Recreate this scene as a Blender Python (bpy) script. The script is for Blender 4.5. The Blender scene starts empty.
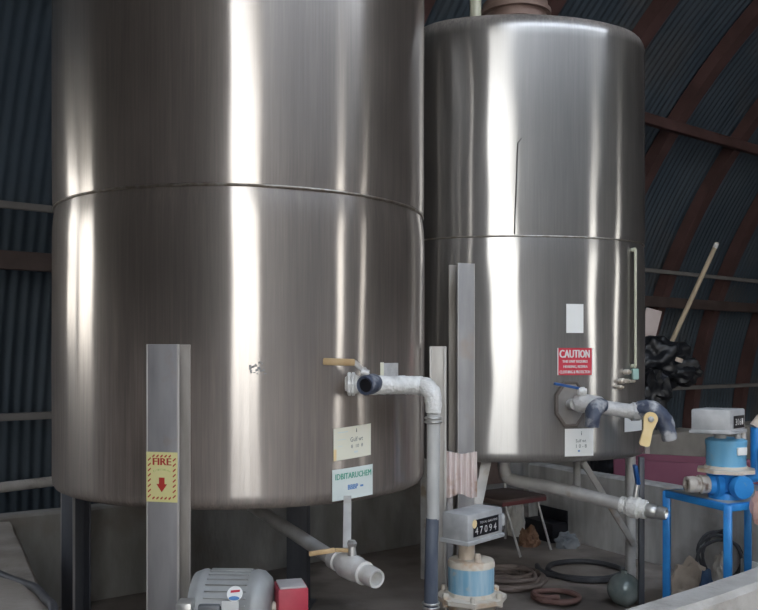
import bpy, bmesh, math, random
from mathutils import Vector, Matrix, noise
random.seed(7)
scene = bpy.context.scene
COL = scene.collection
F = 850.0; CX = 379.0; HY = 354.0; EYE = 1.45
PI = math.pi

def P(px, py, Y):
    """point at depth Y on the sight line of photo position (px, py)"""
    return Vector(((px - CX) / F * Y, Y, EYE - (py - HY) / F * Y))

# ---------------------------------------------------------------- materials
def mat(name, c1, c2=None, rough=0.6, metal=0.0, scale=8.0, stretch=(1, 1, 1), detail=4.0, lo=0.35, hi=0.65,
        bump=0.0, bscale=40.0, rough2=None, c3=None, spec=0.5, s3=3.0, lo3=.5, hi3=.62):
    m = bpy.data.materials.new(name); m.use_nodes = True
    nt = m.node_tree; N = nt.nodes; L = nt.links
    b = N['Principled BSDF']
    b.inputs['Roughness'].default_value = rough
    b.inputs['Metallic'].default_value = metal
    b.inputs['Specular IOR Level'].default_value = spec
    b.inputs['Base Color'].default_value = (*c1, 1)
    tc = N.new('ShaderNodeTexCoord'); mp = N.new('ShaderNodeMapping')
    L.new(tc.outputs['Object'], mp.inputs['Vector']); mp.inputs['Scale'].default_value = stretch
    if c2 is not None:
        nz = N.new('ShaderNodeTexNoise'); nz.inputs['Scale'].default_value = scale; nz.inputs['Detail'].default_value = detail
        L.new(mp.outputs['Vector'], nz.inputs['Vector'])
        rp = N.new('ShaderNodeValToRGB'); L.new(nz.outputs['Fac'], rp.inputs['Fac'])
        rp.color_ramp.elements[0].position = lo; rp.color_ramp.elements[0].color = (*c1, 1)
        rp.color_ramp.elements[1].position = hi; rp.color_ramp.elements[1].color = (*c2, 1)
        out = rp.outputs['Color']
        if c3 is not None:
            n3 = N.new('ShaderNodeTexNoise'); n3.inputs['Scale'].default_value = s3; n3.inputs['Detail'].default_value = 6
            L.new(tc.outputs['Object'], n3.inputs['Vector'])
            r3 = N.new('ShaderNodeMapRange'); r3.inputs[1].default_value = lo3; r3.inputs[2].default_value = hi3
            L.new(n3.outputs['Fac'], r3.inputs[0])
            mx = N.new('ShaderNodeMix'); mx.data_type = 'RGBA'
            L.new(r3.outputs[0], mx.inputs['Factor']); L.new(out, mx.inputs['A']); mx.inputs['B'].default_value = (*c3, 1)
            out = mx.outputs['Result']
        L.new(out, b.inputs['Base Color'])
        if rough2 is not None:
            mr = N.new('ShaderNodeMapRange'); mr.inputs[3].default_value = rough; mr.inputs[4].default_value = rough2
            L.new(nz.outputs['Fac'], mr.inputs[0]); L.new(mr.outputs[0], b.inputs['Roughness'])
    if bump > 0:
        nb = N.new('ShaderNodeTexNoise'); nb.inputs['Scale'].default_value = bscale; nb.inputs['Detail'].default_value = 3
        L.new(mp.outputs['Vector'], nb.inputs['Vector'])
        bp = N.new('ShaderNodeBump'); bp.inputs['Strength'].default_value = bump; bp.inputs['Distance'].default_value = .01
        L.new(nb.outputs['Fac'], bp.inputs['Height']); L.new(bp.outputs['Normal'], b.inputs['Normal'])
    return m

def steel(name, base, rough, dust, dustamt, dlo, dhi):
    """brushed stainless sheet, grain running round the tank, with a streaky film of dry dust"""
    m = bpy.data.materials.new(name); m.use_nodes = True
    nt = m.node_tree; N = nt.nodes; L = nt.links
    b = N['Principled BSDF']; out = N['Material Output']
    b.inputs['Metallic'].default_value = 1; b.inputs['Base Color'].default_value = (*base, 1)
    b.inputs['Anisotropic'].default_value = 0.97; b.inputs['Anisotropic Rotation'].default_value = 0.25
    tg = N.new('ShaderNodeTangent'); tg.direction_type = 'RADIAL'; tg.axis = 'Z'
    L.new(tg.outputs['Tangent'], b.inputs['Tangent'])
    wl = N.new('ShaderNodeBsdfPrincipled'); wl.inputs['Metallic'].default_value = 1; wl.inputs['Base Color'].default_value = (*[q * .93 for q in base], 1)
    wl.inputs['Roughness'].default_value = .48; wl.inputs['Anisotropic'].default_value = .6; wl.inputs['Anisotropic Rotation'].default_value = .25
    L.new(tg.outputs['Tangent'], wl.inputs['Tangent'])
    lm = N.new('ShaderNodeMixShader'); lm.inputs[0].default_value = .28; L.new(b.outputs[0], lm.inputs[1]); L.new(wl.outputs[0], lm.inputs[2])
    tc = N.new('ShaderNodeTexCoord')
    mp = N.new('ShaderNodeMapping'); mp.inputs['Scale'].default_value = (14, 14, .55)
    L.new(tc.outputs['Object'], mp.inputs['Vector'])
    nz = N.new('ShaderNodeTexNoise'); nz.inputs['Scale'].default_value = 2.2; nz.inputs['Detail'].default_value = 7; nz.inputs['Roughness'].default_value = .62
    L.new(mp.outputs['Vector'], nz.inputs['Vector'])
    mr = N.new('ShaderNodeMapRange'); mr.inputs[1].default_value = .3; mr.inputs[2].default_value = .7
    mr.inputs[3].default_value = rough * .94; mr.inputs[4].default_value = rough * 1.08
    L.new(nz.outputs['Fac'], mr.inputs[0]); L.new(mr.outputs[0], b.inputs['Roughness'])
    n2 = N.new('ShaderNodeTexNoise'); n2.inputs['Scale'].default_value = 1.6; n2.inputs['Detail'].default_value = 5
    L.new(tc.outputs['Object'], n2.inputs['Vector'])
    sx = N.new('ShaderNodeSeparateXYZ'); L.new(tc.outputs['Object'], sx.inputs[0])
    zr = N.new('ShaderNodeMapRange'); zr.inputs[1].default_value = 1.75; zr.inputs[2].default_value = .9; zr.inputs[3].default_value = dlo; zr.inputs[4].default_value = dhi
    L.new(sx.outputs['Z'], zr.inputs[0])
    def rng(src, a0, a1, b0, b1):
        r = N.new('ShaderNodeMapRange'); r.inputs[1].default_value = a0; r.inputs[2].default_value = a1; r.inputs[3].default_value = b0; r.inputs[4].default_value = b1
        L.new(src, r.inputs[0]); return r.outputs[0]
    def mul(a_, b_, clamp=False):
        q = N.new('ShaderNodeMath'); q.operation = 'MULTIPLY'; q.use_clamp = clamp
        for i_, v_ in enumerate((a_, b_)):
            if isinstance(v_, float): q.inputs[i_].default_value = v_
            else: L.new(v_, q.inputs[i_])
        return q.outputs[0]
    mpf = N.new('ShaderNodeMapping'); mpf.inputs['Scale'].default_value = (70, 70, 1.6); L.new(tc.outputs['Object'], mpf.inputs['Vector'])
    nf = N.new('ShaderNodeTexNoise'); nf.inputs['Scale'].default_value = 2.0; nf.inputs['Detail'].default_value = 4; L.new(mpf.outputs['Vector'], nf.inputs['Vector'])
    dm = mul(rng(nz.outputs['Fac'], .3, .7, .55, 1.15), rng(n2.outputs['Fac'], .3, .7, .6, 1.2))
    dm = mul(dm, rng(nf.outputs['Fac'], .3, .7, .72, 1.28))
    ad = N.new('ShaderNodeMath'); ad.operation = 'ADD'; L.new(zr.outputs[0], ad.inputs[0]); L.new(rng(sx.outputs['Z'], 3.20, 3.29, 0.0, .62), ad.inputs[1])
    dm = mul(dm, ad.outputs[0]); dm = mul(dm, float(dustamt), True)
    m3 = type('o', (), {'outputs': [dm]})
    d = N.new('ShaderNodeBsdfDiffuse'); d.inputs['Color'].default_value = (*dust, 1)
    ms = N.new('ShaderNodeMixShader'); L.new(m3.outputs[0], ms.inputs[0]); L.new(lm.outputs[0], ms.inputs[1]); L.new(d.outputs[0], ms.inputs[2])
    L.new(ms.outputs[0], out.inputs['Surface'])
    return m

M = {}
M['steel_l'] = steel('stainless_sheet', (.41, .385, .36), .195, (.42, .35, .31), 1.0, .17, .42)
M['steel_r'] = steel('stainless_sheet_second', (.39, .385, .375), .185, (.38, .345, .32), 1.0, .12, .28)
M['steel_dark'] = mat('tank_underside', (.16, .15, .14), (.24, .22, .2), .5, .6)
M['weld'] = mat('weld_bead', (.25, .21, .17), (.4, .37, .33), .4, .9, 30)
M['dark_line'] = mat('dark_line', (.05, .045, .04), rough=.7)
M['post'] = mat('grey_post_steel', (.30, .295, .30), (.40, .39, .395), .5, .35, 5, (3, 3, .6), c3=(.35, .27, .2), s3=5, lo3=.6, hi3=.75)
M['post_tan'] = mat('tan_stained_steel', (.28, .255, .225), (.38, .35, .315), .6, .1, 6, (3, 3, .6))
M['post_mid'] = mat('mid_grey_steel', (.33, .32, .32), (.42, .41, .405), .5, .2, 5, (3, 3, .6), c3=(.40, .33, .27), s3=5, lo3=.62, hi3=.78)
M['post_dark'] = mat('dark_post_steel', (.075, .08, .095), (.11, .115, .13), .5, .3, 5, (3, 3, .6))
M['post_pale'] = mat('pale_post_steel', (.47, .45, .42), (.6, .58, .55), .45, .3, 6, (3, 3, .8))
M['pipe'] = mat('galvanised_pipe', (.46, .45, .44), (.60, .59, .57), .5, .3, 9, c3=(.4, .33, .26), s3=7, lo3=.58, hi3=.7)
M['chrome'] = mat('bright_metal', (.62, .62, .60), (.48, .48, .47), .38, .75, 20)
M['valve_pale'] = mat('pale_valve_metal', (.66, .65, .63), (.8, .79, .77), .4, .35, 16, bump=.3)
M['wrap'] = mat('white_wrap', (.72, .72, .70), (.88, .88, .86), .55, 0, 22, bump=.9, bscale=60)
M['grey_wrap'] = mat('grey_wrap', (.48, .48, .48), (.64, .63, .62), .5, .1, 18, bump=.6, bscale=50)
M['blue_black'] = mat('blue_black_rubber', (.035, .045, .08), (.10, .12, .17), .45, 0, 14, c3=(.46, .47, .49), s3=11, lo3=.50, hi3=.62, bump=.4)
M['hose_pale'] = mat('pale_hose', (.42, .43, .43), (.56, .56, .55), .4, 0, 8, (2, 2, .6))
M['hose_blue'] = mat('slate_hose', (.065, .08, .12), (.13, .15, .19), .35, 0, 8, (2, 2, .6))
M['tan'] = mat('tan_handle', (.45, .30, .14), (.58, .42, .23), .55, 0, 12)
M['yellow'] = mat('yellow_handle', (.80, .60, .28), (.86, .68, .38), .5, 0, 14)
M['blue_paint'] = mat('blue_paint', (.02, .22, .62), (.04, .31, .75), .4, .1, 10, c3=(.3, .36, .42), s3=9, lo3=.62, hi3=.72)
M['blue_lever'] = mat('blue_lever', (.015, .09, .3), rough=.4)
M['blue_mid'] = mat('mid_blue_paint', (.12, .38, .62), (.18, .45, .68), .45, 0, 12, (2, 2, .4), c3=(.35, .45, .52), s3=9, lo3=.6, hi3=.74)
M['blue_dusty'] = mat('dusty_blue_paint', (.20, .43, .60), (.42, .58, .68), .55, 0, 14, (3, 3, .25), c3=(.6, .55, .47), s3=14, lo3=.62, hi3=.76)
M['meter_grey'] = mat('meter_grey', (.36, .37, .38), (.50, .51, .52), .5, .1, 12)
M['inlet_dirty'] = mat('dirty_inlet', (.50, .46, .41), (.62, .58, .53), .6, .1, 16, c3=(.16, .11, .08), s3=14, lo3=.5, hi3=.62, bump=.4)
M['cream_rust'] = mat('cream_rusty', (.62, .55, .45), (.68, .64, .57), .7, 0, 9, c3=(.50, .29, .13), s3=8, lo3=.55, hi3=.7)
M['black'] = mat('black_face', (.012, .012, .016), rough=.35)
M['white'] = mat('white_face', (.72, .72, .71), rough=.5)
M['paper'] = mat('paper_white', (.86, .88, .86), (.9, .9, .88), .6, 0, 5)
M['paper_cream'] = mat('paper_cream', (.78, .77, .62), (.82, .80, .70), .6, 0, 5)
M['paper_mint'] = mat('paper_mint', (.66, .74, .72), (.72, .78, .76), .6, 0, 5)
M['pen'] = mat('pen_ink', (.12, .15, .14), rough=.7)
M['green_ink'] = mat('green_ink', (.06, .36, .25), rough=.6)
M['blue_ink'] = mat('blue_ink', (.12, .27, .55), rough=.6)
M['caution_red'] = mat('caution_red', (.58, .025, .05), (.66, .05, .08), .5, 0, 20)
M['sign_yellow'] = mat('sign_yellow', (.86, .80, .36), (.88, .83, .44), .5, 0, 6)
M['sign_red'] = mat('sign_red', (.52, .05, .035), rough=.5)
M['sign_green'] = mat('sign_green', (.50, .60, .20), rough=.5)
M['red_paint'] = mat('red_paint', (.42, .03, .06), (.52, .06, .09), .45, 0, 10)
M['red_grey'] = mat('grey_top', (.45, .43, .43), (.52, .5, .5), .5, .1, 10)
M['motor'] = mat('motor_grey', (.30, .31, .31), (.40, .41, .41), .5, .2, 8)
M['motor_dark'] = mat('motor_dark', (.13, .14, .15), (.18, .19, .2), .5, .2, 8)
M['brown_vinyl'] = mat('brown_vinyl', (.11, .075, .065), (.16, .115, .1), .5, 0, 8)
M['maroon'] = mat('maroon_edge', (.20, .06, .06), rough=.5)
M['hose_brown'] = mat('brown_hose', (.17, .13, .115), (.25, .20, .175), .6, 0, 7)
M['hose_black'] = mat('black_hose', (.045, .045, .05), (.085, .085, .09), .55, 0, 7)
M['hose_red'] = mat('reddish_hose', (.17, .09, .075), (.22, .13, .11), .6, 0, 7)
M['rag_orange'] = mat('rust_rag', (.20, .105, .06), (.28, .165, .11), .9, 0, 10, bump=.6)
M['rag_tan'] = mat('tan_rag', (.50, .42, .34), (.66, .57, .48), .9, 0, 7, bump=.6)
M['rag_grey'] = mat('grey_rag', (.17, .19, .21), (.30, .31, .32), .9, 0, 9, bump=.6)
M['rag_pink'] = mat('pink_rag', (.55, .34, .30), (.62, .42, .38), .9, 0, 9, bump=.6)
M['board_pale'] = mat('pale_pinkish_board', (.58, .49, .47), (.66, .58, .56), .7, 0, 4)
M['rag_blue'] = mat('blue_rag', (.05, .10, .2), (.09, .16, .27), .9, 0, 9, bump=.6)
M['float'] = mat('float_ball', (.16, .20, .19), (.36, .40, .38), .25, .2, 6)
M['plastic_black'] = mat('black_plastic', (.008, .009, .012), (.016, .018, .022), .38, 0, 6, bump=.15, bscale=10, c3=(.05, .055, .07), s3=5, lo3=.6, hi3=.7)
M['wood'] = mat('pole_wood', (.50, .41, .28), (.60, .50, .36), .6, 0, 10, (4, 4, .6))
M['magenta'] = mat('magenta_panel', (.24, .075, .125), (.29, .10, .155), .55, 0, 3)
M['pink_white'] = mat('weathered_pink_sheet', (.62, .48, .46), (.82, .76, .73), .7, 0, 16, (8, 8, .4), c3=(.46, .26, .14), s3=7, lo3=.57, hi3=.7)
M['concrete_lit'] = mat('lit_wall_concrete', (.46, .45, .43), (.62, .61, .59), .9, 0, 6, (2, 2, .35), bump=.35, bscale=30, c3=(.34, .32, .3), s3=3, lo3=.52, hi3=.7)  # brighter copy of the wall concrete, for the lit right wall
M['concrete'] = mat('shaded_wall_concrete', (.24, .235, .22), (.35, .34, .325), .9, 0, 6, (1, 1, .35), bump=.35, bscale=30, c3=(.24, .22, .2), s3=3, lo3=.5, hi3=.68)  # darker copy: shade behind the tanks put into the colour
M['concrete_pale'] = mat('pale_concrete', (.44, .42, .39), (.54, .52, .49), .9, 0, 7, bump=.8, bscale=45, c3=(.34, .31, .28), s3=4, lo3=.52, hi3=.7)
M['concrete_brown'] = mat('brownish_concrete', (.27, .235, .20), (.34, .30, .265), .9, 0, 5, bump=.6, bscale=40, c3=(.2, .175, .155), s3=3, lo3=.52, hi3=.7)
M['sill'] = mat('sill_concrete', (.36, .34, .31), (.46, .44, .41), .9, 0, 3, bump=.3)
M['floor'] = mat('pit_floor', (.22, .185, .16), (.38, .325, .285), .75, 0, 2.2, detail=8, bump=.3, bscale=20, c3=(.14, .12, .105), s3=1.3, lo3=.5, hi3=.62)
M['shell'] = mat('shell_sheet', (.046, .066, .088), (.068, .090, .112), .55, .25, 1.2, (1, 1, 1), c3=(.10, .095, .09), s3=.8, lo3=.55, hi3=.75)
M['bounce_liner'] = mat('pale_bounce_liner', (.23, .215, .20), (.29, .275, .26), .8, 0, 1.5)  # lining added on the unseen near wall to brighten tank reflections
M['end_dark'] = mat('dark_end_wall', (.07, .06, .058), (.1, .088, .085), .8, 0, 1.5)
M['rib'] = mat('rib_rust_red', (.065, .032, .029), (.10, .05, .046), .7, 0, 4)
M['girt'] = mat('girt_brown', (.06, .04, .037), (.09, .065, .058), .7, 0, 4)
M['girt_grey'] = mat('girt_grey', (.16, .15, .145), (.2, .19, .18), .7, 0, 4)
M['ground'] = mat('yard_ground', (.42, .40, .37), (.52, .5, .46), .95, 0, 1.5, detail=8)
M['teal'] = mat('teal_bracket', (.28, .46, .42), (.36, .53, .49), .5, 0, 10)
M['gauge'] = mat('gauge_tube', (.50, .50, .38), (.58, .58, .46), .3, 0, 10)
M['brass'] = mat('brass_fitting', (.55, .46, .36), (.66, .62, .56), .4, .5, 30)
M['manway'] = mat('manway_rust', (.19, .12, .10), (.28, .2, .17), .6, .3, 9)
M['port_grey'] = mat('port_grey_steel', (.30, .285, .27), (.40, .38, .36), .4, .6, 9)
M['port_dark'] = mat('port_gasket', (.10, .085, .075), (.16, .135, .12), .7, 0, 8)
M['glass_jar'] = mat('pale_cloth', (.5, .47, .42), (.58, .55, .5), .9, 0, 8, bump=.5)

# ---------------------------------------------------------------- mesh builder
class MB:
    def __init__(s):
        s.v = []; s.f = []; s.mi = []; s.sharp = 38
    def add(s, vs, fs, mi=0):
        o = len(s.v); s.v += [tuple(v) for v in vs]
        for f in fs:
            s.f.append(tuple(o + i for i in f)); s.mi.append(mi)
        return s
    def frombm(s, bm, mi=0):
        bm.verts.index_update()
        s.add([v.co.copy() for v in bm.verts], [[v.index for v in f.verts] for f in bm.faces], mi); bm.free(); return s
    def box(s, c, size, rot=None, bev=.004, mi=0):
        bm = bmesh.new(); bmesh.ops.create_cube(bm, size=1)
        for v in bm.verts: v.co = Vector((v.co.x * size[0], v.co.y * size[1], v.co.z * size[2]))
        if bev: bmesh.ops.bevel(bm, geom=bm.edges[:], offset=min(bev, min(size) * .3), segments=2, affect='EDGES', profile=.5)
        R = rot if rot is not None else Matrix.Identity(3)
        for v in bm.verts: v.co = R @ v.co + Vector(c)
        return s.frombm(bm, mi)
    def bar(s, a, b, w, d, up=(0, 0, 1), bev=.003, mi=0):
        """rectangular bar from a to b; w along the sideways axis, d along the up axis"""
        a = Vector(a); b = Vector(b); z = (b - a); ln = z.length; z.normalize()
        x = Vector(up).cross(z)
        if x.length < 1e-4: x = Vector((1, 0, 0)).cross(z)
        x.normalize(); y = z.cross(x)
        R = Matrix((x, y, z)).transposed()
        return s.box((a + b) / 2, (w, d, ln), R, bev, mi)
    def tube(s, pts, r, n=14, mi=0, closed=False, smooth=0, bumpy=0.0):
        pts = [Vector(p) for p in pts]
        rs = list(r) if isinstance(r, (list, tuple)) else [r] * len(pts)
        if smooth:
            np_, nr = [], []
            m = len(pts); seg = m if closed else m - 1
            for i in range(seg):
                p0 = pts[(i - 1) % m] if (closed or i > 0) else pts[0]
                p1 = pts[i]; p2 = pts[(i + 1) % m]
                p3 = pts[(i + 2) % m] if (closed or i + 2 < m) else pts[-1]
                for k in range(smooth):
                    t = k / smooth
                    np_.append(.5 * ((2 * p1) + (p2 - p0) * t + (2 * p0 - 5 * p1 + 4 * p2 - p3) * t * t + (3 * p1 - p0 - 3 * p2 + p3) * t ** 3))
                    nr.append(rs[i] * (1 - t) + rs[(i + 1) % m] * t)
            if not closed: np_.append(pts[-1]); nr.append(rs[-1])
            pts, rs = np_, nr
        m = len(pts); vs = []; fs = []
        up = None
        for i, p in enumerate(pts):
            a = pts[(i - 1) % m] if (closed or i > 0) else p
            b = pts[(i + 1) % m] if (closed or i < m - 1) else p
            t = (b - a).normalized()
            if up is None:
                up = Vector((0, 0, 1)) if abs(t.z) < .9 else Vector((1, 0, 0))
            x = up.cross(t)
            if x.length < 1e-5: x = t.orthogonal()
            x.normalize(); y = t.cross(x); up = y
            for k in range(n):
                a_ = 2 * PI * k / n
                rr = rs[i]
                q = p + (x * math.cos(a_) + y * math.sin(a_)) * rr
                if bumpy: q = p + (q - p) * (1 + bumpy * noise.noise(q * 45))
                vs.append(q)
        for i in range(m if closed else m - 1):
            j = (i + 1) % m
            for k in range(n):
                k2 = (k + 1) % n
                fs.append((i * n + k, i * n + k2, j * n + k2, j * n + k))
        if not closed:
            fs.append(tuple(reversed(range(n)))); fs.append(tuple((m - 1) * n + k for k in range(n)))
        return s.add(vs, fs, mi)
    def lathe(s, o, axis, prof, n=28, mi=0):
        """profile [(distance along axis, radius)...]"""
        o = Vector(o); z = Vector(axis).normalized(); x = z.orthogonal().normalized(); y = z.cross(x)
        vs = []; fs = []
        for t, r in prof:
            for k in range(n):
                a = 2 * PI * k / n
                vs.append(o + z * t + (x * math.cos(a) + y * math.sin(a)) * max(r, 1e-4))
        m = len(prof)
        for i in range(m - 1):
            for k in range(n):
                k2 = (k + 1) % n
                fs.append((i * n + k, i * n + k2, (i + 1) * n + k2, (i + 1) * n + k))
        fs.append(tuple(reversed(range(n)))); fs.append(tuple((m - 1) * n + k for k in range(n)))
        return s.add(vs, fs, mi)
    def torus(s, c, axis, R, r, n=28, k=10, mi=0):
        z = Vector(axis).normalized(); x = z.orthogonal().normalized(); y = z.cross(x)
        return s.tube([Vector(c) + (x * math.cos(2 * PI * i / n) + y * math.sin(2 * PI * i / n)) * R for i in range(n)], r, k, mi, closed=True)
    def prism(s, poly, fr, d, mi=0):
        """2D outline extruded by d; fr = (origin, x, y, normal)"""
        o, x, y, z = [Vector(q) for q in fr]
        n = len(poly)
        vs = [o + x * a + y * b for a, b in poly] + [o + x * a + y * b + z * d for a, b in poly]
        fs = [tuple(reversed(range(n))), tuple(range(n, 2 * n))] + [(i, (i + 1) % n, n + (i + 1) % n, n + i) for i in range(n)]
        return s.add(vs, fs, mi)
    def blob(s, c, size, amp=.25, freq=3.0, sub=4, flat=True, mi=0, seed=0.0, rotz=0):
        bm = bmesh.new(); bmesh.ops.create_icosphere(bm, subdivisions=sub, radius=1)
        R = Matrix.Rotation(rotz, 3, 'Z')
        for v in bm.verts:
            p = v.co.copy()
            d = 1 + amp * noise.noise(p * freq + Vector((seed, seed * 1.7, 3))) + amp * .5 * noise.noise(p * freq * 2.3 + Vector((seed, 9, 3)))
            q = Vector((p.x * size[0], p.y * size[1], p.z * size[2])) * d
            if flat: q.z = max(q.z, -size[2] * .55)
            v.co = R @ q + Vector(c)
        return s.frombm(bm, mi)
    def build(s, name, mats, parent=None, smooth=True, recalc=True, label=None):
        root = parent
        while root is not None and root.parent is not None: root = root.parent
        off = root.location if root is not None else Vector((0, 0, 0))
        me = bpy.data.meshes.new(name)
        if root is None:
            cx = [sum(v[i] for v in s.v) / len(s.v) for i in range(2)] + [min(v[2] for v in s.v)]
            loc = Vector(cx)
        else: loc = off
        me.from_pydata([tuple(Vector(v) - loc) for v in s.v], [], s.f)
        for m in (mats if isinstance(mats, (list, tuple)) else [mats]): me.materials.append(m)
        me.polygons.foreach_set('material_index', s.mi)
        if recalc:
            bm = bmesh.new(); bm.from_mesh(me); bmesh.ops.recalc_face_normals(bm, faces=bm.faces[:]); bm.to_mesh(me); bm.free()
        me.polygons.foreach_set('use_smooth', [smooth] * len(me.polygons))
        if smooth: me.set_sharp_from_angle(angle=math.radians(s.sharp))
        me.update()
        o = bpy.data.objects.new(name, me); COL.objects.link(o)
        if root is None: o.location = loc
        else: o.parent = parent
        if label: o['label'] = label
        return o

def thing(name, label, cat, loc, group=None):
    o = bpy.data.objects.new(name, None); COL.objects.link(o)
    o.empty_display_size = .1; o.location = loc
    o['label'] = label; o['category'] = cat; o['kind'] = 'thing'
    if group: o['group'] = group
    return o
def tag(o, label, cat, group=None):
    o['label'] = label; o['category'] = cat; o['kind'] = 'thing'
    if group: o['group'] = group
    return o
def struct(o, label=None):
    o['kind'] = 'structure'
    if label: o['label'] = label
    return o

def text2d(s, height=1.0):
    """outline mesh of a word, fitted to height, starting at x=0; -> verts, faces, width"""
    cu = bpy.data.curves.new('lettering', 'FONT'); cu.body = s; cu.size = 1; cu.resolution_u = 2
    ob = bpy.data.objects.new('lettering', cu); COL.objects.link(ob)
    dg = bpy.context.evaluated_depsgraph_get(); dg.update()
    ev = ob.evaluated_get(dg); me = ev.to_mesh()
    vs = [(v.co.x, v.co.y) for v in me.vertices]; fs = [tuple(p.vertices) for p in me.polygons]
    ev.to_mesh_clear(); bpy.data.objects.remove(ob); bpy.data.curves.remove(cu)
    x0 = min(v[0] for v in vs); x1 = max(v[0] for v in vs); y0 = min(v[1] for v in vs); y1 = max(v[1] for v in vs)
    k = height / (y1 - y0)
    return [((a - x0) * k, (b - y0) * k) for a, b in vs], fs, (x1 - x0) * k

def put_text(mb, s, box, fmap, lift, mi, bold=0.0):
    """word fitted in box=(u0,v0,u1,v1) and mapped by fmap(u,v,lift)"""
    vs, fs, w = text2d(s)
    u0, v0, u1, v1 = box
    copies = [(0, 0)] if not bold else [(0, 0), (bold, 0), (-bold, 0)]
    for i, (du, dv) in enumerate(copies):
        mb.add([fmap(u0 + du + (u1 - u0) * a / w, v0 + (v1 - v0) * b, lift + i * .00015) for a, b in vs], fs, mi)

def quad_uv(mb, pts, fmap, lift, mi, n=1):
    (a, b), (c, d) = pts
    vs = []; fs = []
    for i in range(n + 1):
        u = a + (c - a) * i / n
        vs += [fmap(u, b, lift), fmap(u, d, lift)]
    for i in range(n): fs.append((2 * i, 2 * i + 2, 2 * i + 3, 2 * i + 1))
    mb.add(vs, fs, mi)

def poly_uv(mb, poly, fmap, lift, mi):
    mb.add([fmap(a, b, lift) for a, b in poly], [tuple(range(len(poly)))], mi)

# ---------------------------------------------------------------- hut coordinates
AX = math.radians(52)
DA = Vector((math.sin(AX), math.cos(AX), 0))          # along the hut
DN = Vector((-math.cos(AX), math.sin(AX), 0))         # towards its far side
RH = 6.1; UC = 0.3
S0, S1 = -1.1, 18.0
def H(s, u, z): return DA * s + DN * u + Vector((0, 0, z))
def arch(s, th, r=RH): return H(s, UC + r * math.cos(th), r * math.sin(th))   # th 0 = far foot, pi = near foot

# ---- floor and ground
fl = MB(); fl.sharp = 180
pts = [H(S0, UC - RH, 0), H(S1, UC - RH, 0), H(S1, UC + RH + .4, 0), H(S0, UC + RH + .4, 0)]
fl.add(pts + [p - Vector((0, 0, .2)) for p in pts], [(0, 1, 2, 3), (7, 6, 5, 4), (0, 4, 5, 1), (1, 5, 6, 2), (2, 6, 7, 3), (3, 7, 4, 0)])
struct(fl.build('floor', M['floor'], smooth=False))
g = MB()
g.add([Vector((-60, -60, -.03)), Vector((60, -60, -.03)), Vector((60, 60, -.03)), Vector((-60, 60, -.03))], [(0, 1, 2, 3)])
struct(g.build('ground', M['ground'], smooth=False))

# ---- far half of the corrugated arch
def frange(a, b, st):
    out = []; n = int(round((b - a) / st))
    return [a + (b - a) * i / n for i in range(n + 1)]
PITCH = .078
sh = MB(); sh.sharp = 180
ss = frange(S0, S1, PITCH / 6); ths = [math.radians(90) * i / 34 for i in range(35)]
vs = []; fs = []
for s_ in ss:
    w = .0085 * math.sin(2 * PI * s_ / PITCH)
    lap = .010 if (s_ % .66) < .02 else 0
    for t in ths: vs.append(arch(s_, t, RH + w - lap))
nt_ = len(ths)
FARWIN = (-.95, -.2, 1.6, 2.6)
for i in range(len(ss) - 1):
    sm = (ss[i] + ss[i + 1]) / 2
    for j in range(nt_ - 1):
        zm = RH * math.sin((ths[j] + ths[j + 1]) / 2)
        if FARWIN[0] < sm < FARWIN[1] and FARWIN[2] < zm < FARWIN[3]: continue
        a = i * nt_ + j
        fs.append((a, a + 1, a + nt_ + 1, a + nt_))
sh.add(vs, fs)
struct(sh.build('wall_back', M['shell'], recalc=False))
# ---- near half, unseen, with added pale lining and two openings
NEARWIN = [(5.8, 6.6, .4, 3.6), (9.9, 10.6, .4, 3.6)]
ADDED_SKYLIGHT = [(.3, 6.3)]  # unseen roof opening added for overhead fill light
sn = MB(); sn.sharp = 180
edges_s = sorted(set([S0, S1] + [e for w in NEARWIN + ADDED_SKYLIGHT for e in w[:2]] + frange(S0, S1, .6)))
ths = [math.radians(90 + 90 * i / 40) for i in range(41)]
vs = []; fs = []
for s_ in edges_s:
    for t in ths: vs.append(arch(s_, t))
for i in range(len(edges_s) - 1):
    sm = (edges_s[i] + edges_s[i + 1]) / 2
    for j in range(40):
        zm = RH * math.sin((ths[j] + ths[j + 1]) / 2)
        if any(w[0] < sm < w[1] and w[2] < zm < w[3] for w in NEARWIN): continue
        if 3 < math.degrees((ths[j] + ths[j + 1]) / 2) - 90 < 19 and any(w[0] < sm < w[1] for w in ADDED_SKYLIGHT): continue
        a = i * 41 + j
        fs.append((a, a + 1, a + 42, a + 41))
sn.add(vs, fs)
struct(sn.build('wall_front', M['bounce_liner'], recalc=False))
# ---- end walls
def end_wall(name, s_, holes, m):
    w = MB(); w.sharp = 180
    us = sorted(set([UC - RH + .001, UC + RH - .001] + [h for q in holes for h in q[:2]] + frange(UC - RH + .02, UC + RH - .02, .25)))
    zs_ = 24
    for i in range(len(us) - 1):
        a, b = us[i], us[i + 1]; um = (a + b) / 2
        ta = math.sqrt(max(0, RH ** 2 - (a - UC) ** 2)); tb = math.sqrt(max(0, RH ** 2 - (b - UC) ** 2))
        z0a = z0b = 0
        for h in holes:
            if h[0] < um < h[1]:
                if h[2] > 0.01:
                    w.add([H(s_, a, 0), H(s_, b, 0), H(s_, b, h[2]), H(s_, a, h[2])], [(0, 1, 2, 3)])
                z0a = min(h[3], ta - .05); z0b = min(h[3], tb - .05)
        w.add([H(s_, a, z0a), H(s_, b, z0b), H(s_, b, tb), H(s_, a, ta)], [(0, 1, 2, 3)])
    return struct(w.build(name, m, smooth=False, recalc=False))
end_wall('wall_left', S0, [(-4.7, -.72, 0, 5.3), (4.9, 5.95, 1.55, 2.6)], M['end_dark'])
end_wall('wall_right', S1, [], M['end_dark'])
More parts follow.
